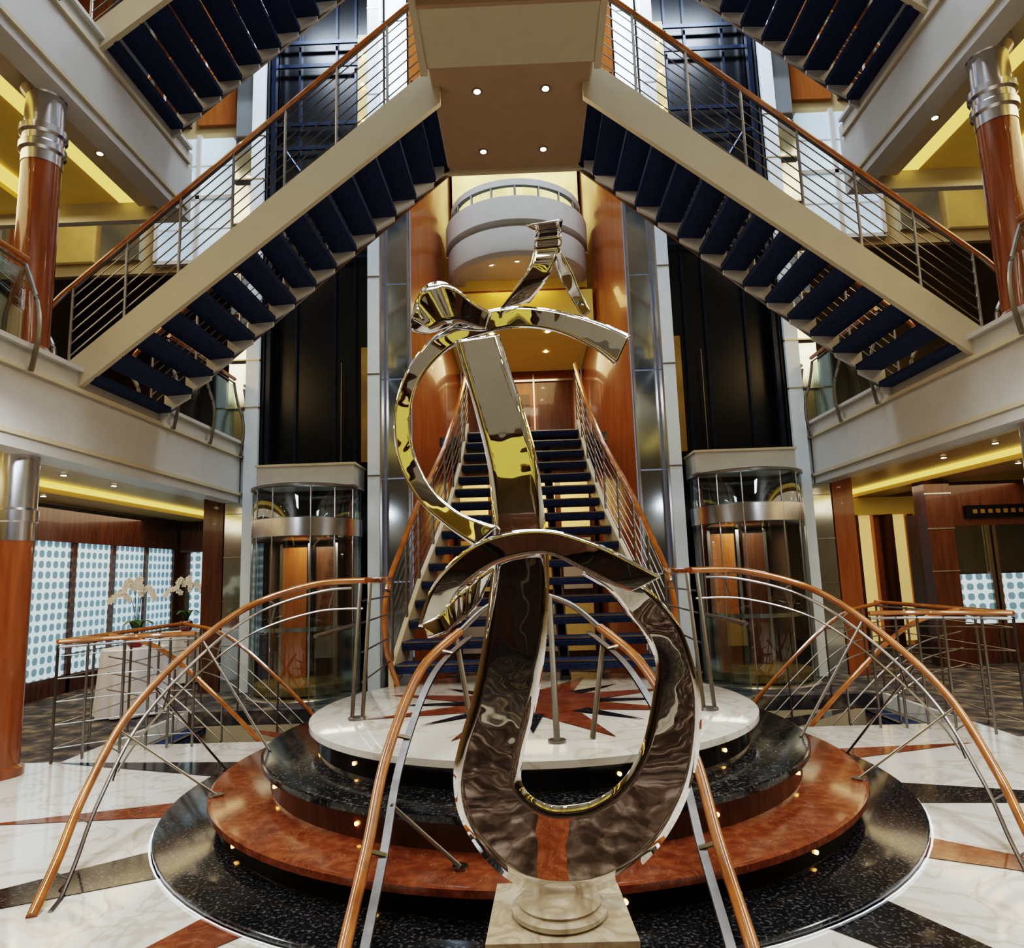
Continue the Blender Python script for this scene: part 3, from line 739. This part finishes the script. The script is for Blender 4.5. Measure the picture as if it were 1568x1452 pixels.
ribbon('large_arc', [
 (965, 515, 943, 562, 2.50, 2.51), (922, 496, 908, 535, 2.57, 2.575), (860, 478, 852, 510, 2.65, 2.65), (790, 470, 792, 503, 2.70, 2.70), (730, 481, 742, 513, 2.72, 2.72),
 (675, 508, 695, 531, 2.72, 2.72), (635, 548, 658, 562, 2.70, 2.70), (611, 597, 635, 602, 2.68, 2.68), (603, 652, 628, 650, 2.66, 2.66), (611, 711, 636, 697, 2.64, 2.64),
 (640, 766, 662, 748, 2.60, 2.60), (685, 808, 705, 786, 2.55, 2.55), (728, 838, 762, 806, 2.51, 2.51)])
ribbon('left_fan', [(752, 478, 745, 505, 2.70, 2.70), (726, 464, 722, 500, 2.67, 2.69), (700, 441, 706, 496, 2.655, 2.68), (674, 431, 694, 495, 2.67, 2.67), (652, 438, 684, 496, 2.65, 2.66), (637, 460, 672, 500, 2.665, 2.66), (630, 488, 660, 505, 2.65, 2.66)], n=6)
ribbon('left_fan_return', [(630, 488, 640, 470, 2.65, 2.655), (632, 506, 650, 488, 2.66, 2.66), (655, 512, 668, 492, 2.69, 2.68), (690, 500, 696, 488, 2.71, 2.71)])
ribbon('finial_ribbon', [(806, 346, 863, 338, 2.58, 2.58), (822, 356, 860, 352, 2.66, 2.66), (820, 368, 861, 364, 2.63, 2.63), (818, 384, 860, 380, 2.65, 2.65), (812, 408, 850, 404, 2.64, 2.64), (792, 438, 838, 430, 2.655, 2.645), (766, 474, 812, 464, 2.68, 2.70)])
ribbon('finial_leg', [(846, 392, 860, 386, 2.66, 2.62), (858, 425, 876, 415, 2.66, 2.62), (874, 455, 888, 445, 2.66, 2.62), (893, 488, 905, 478, 2.62, 2.60)])
ribbon('lower_curl', [(757, 866, 738, 915, 2.50, 2.48), (735, 882, 726, 935, 2.47, 2.49), (718, 895, 714, 945, 2.50, 2.48), (702, 910, 704, 955, 2.47, 2.49), (686, 925, 692, 962, 2.50, 2.48), (668, 945, 680, 972, 2.49, 2.48), (645, 955, 655, 978, 2.54, 2.50)])
base = MB()
PY = 2.63; px = sk(855, 1395, PY).x; PT = 0.27; zt = sk(865, 1372, 2.584).z
base.prism([(px-0.25, 2.41, PT-0.04), (px+0.25, 2.41, PT-0.04), (px+0.23, 2.85, PT-0.04), (px-0.23, 2.85, PT-0.04)], (0, 0, 0.04), 'stone')
base.box(px-0.235, px+0.235, 2.425, 2.84, 0.035, PT-0.04, 'stone')
base.box(px-0.27, px+0.27, 2.39, 2.88, 0.035, 0.10, 'stone')
base.lathe(px, PY-0.02, [(0.155, PT), (0.168, PT+0.010), (0.168, PT+0.024), (0.15, PT+0.030), (0.14, PT+0.036), (0.145, PT+0.044), (0.13, PT+0.052), (0.09, zt-0.004), (0.07, zt+0.010)], 'stone', 48)
base.build('pedestal', sculpt)

# ------------------------------------------------------------------ lights
def area(name, loc, sx, sy, power, col, rot=(0, 0, 0)):
    l = bpy.data.lights.new(name, 'AREA'); l.shape = 'RECTANGLE'; l.size = sx; l.size_y = sy; l.energy = power; l.color = col
    o = bpy.data.objects.new(name, l); o.location = loc; o.rotation_euler = rot; sc.collection.objects.link(o); return o
area('skylight_lamp', (0, 5, 11.3), 5, 7, 520, (0.76, 0.87, 1))
area('front_fill', (0, 0.3, 6.0), 4, 0.8, 80, (1, 0.86, 0.70))  # added front fill above the viewpoint, no real luminaire
for s in (-1, 1):
    area('hall_lamp', (s*6.2, 7.5, 2.55), 2.0, 8, 68, (1, 0.80, 0.54))
    area('deck_lamp', (s*6.2, 5, 5.95), 2.0, 5, 85, (1, 0.78, 0.44))
    area('upper_deck_lamp', (s*6.2, 5, 9.1), 2.0, 5, 60, (1, 0.80, 0.5))
    area('marble_floor_fill', (s*3.2, 3.8, 2.9), 0.4, 2.2, 45, (0.86, 0.92, 1), (0, s*R(-5), 0))  # added only to brighten the marble, no fitting hangs here
    area('rear_core_lamp', (s*2.9, 7.9, 11.2), 1.5, 0.6, 110, (0.72, 0.85, 1), (R(12), 0, 0))
area('corridor_lamp', (0, 11.5, 5.22), 1.4, 2.0, 24, (1, 0.75, 0.42))
area('under_stair_fill', (0, 10.3, 2.9), 1.6, 0.3, 12, (1, 0.75, 0.42), (R(30), 0, 0))  # added to warm the panels behind the treads, no fitting there
area('balcony_lamp', (0, 10.0, 5.98), 0.9, 0.3, 6, (1, 0.7, 0.3))
area('landing_lamp', (0, 6.5, 6.03), 0.9, 1.0, 24, (1, 0.82, 0.6))
for s in (-1, 1):
    area('lift_lamp', (s*2.86, 8.9, 1.95), 0.6, 0.6, 8, (1, 0.88, 0.72))

w = bpy.data.worlds.new('world'); sc.world = w; w.use_nodes = True
w.node_tree.nodes['Background'].inputs[0].default_value = (0.75, 0.82, 1, 1); w.node_tree.nodes['Background'].inputs[1].default_value = 0.2

# ------------------------------------------------------------------ camera
cam = bpy.data.cameras.new('camera'); co = bpy.data.objects.new('camera', cam); sc.collection.objects.link(co)
cam.sensor_fit = 'HORIZONTAL'; cam.sensor_width = 36; cam.lens = 36*1050/1568; cam.clip_start = 0.05
co.matrix_world = Matrix.Translation((0, 0, 1.45)) @ Matrix.Rotation(R(1.04), 4, 'Z') @ Matrix.Rotation(R(98.34), 4, 'X') @ Matrix.Rotation(R(-1.8), 4, 'Z')
sc.camera = co
sc.view_settings.view_transform = 'Filmic'
sc.view_settings.look = 'High Contrast'
sc.view_settings.exposure = 0.25
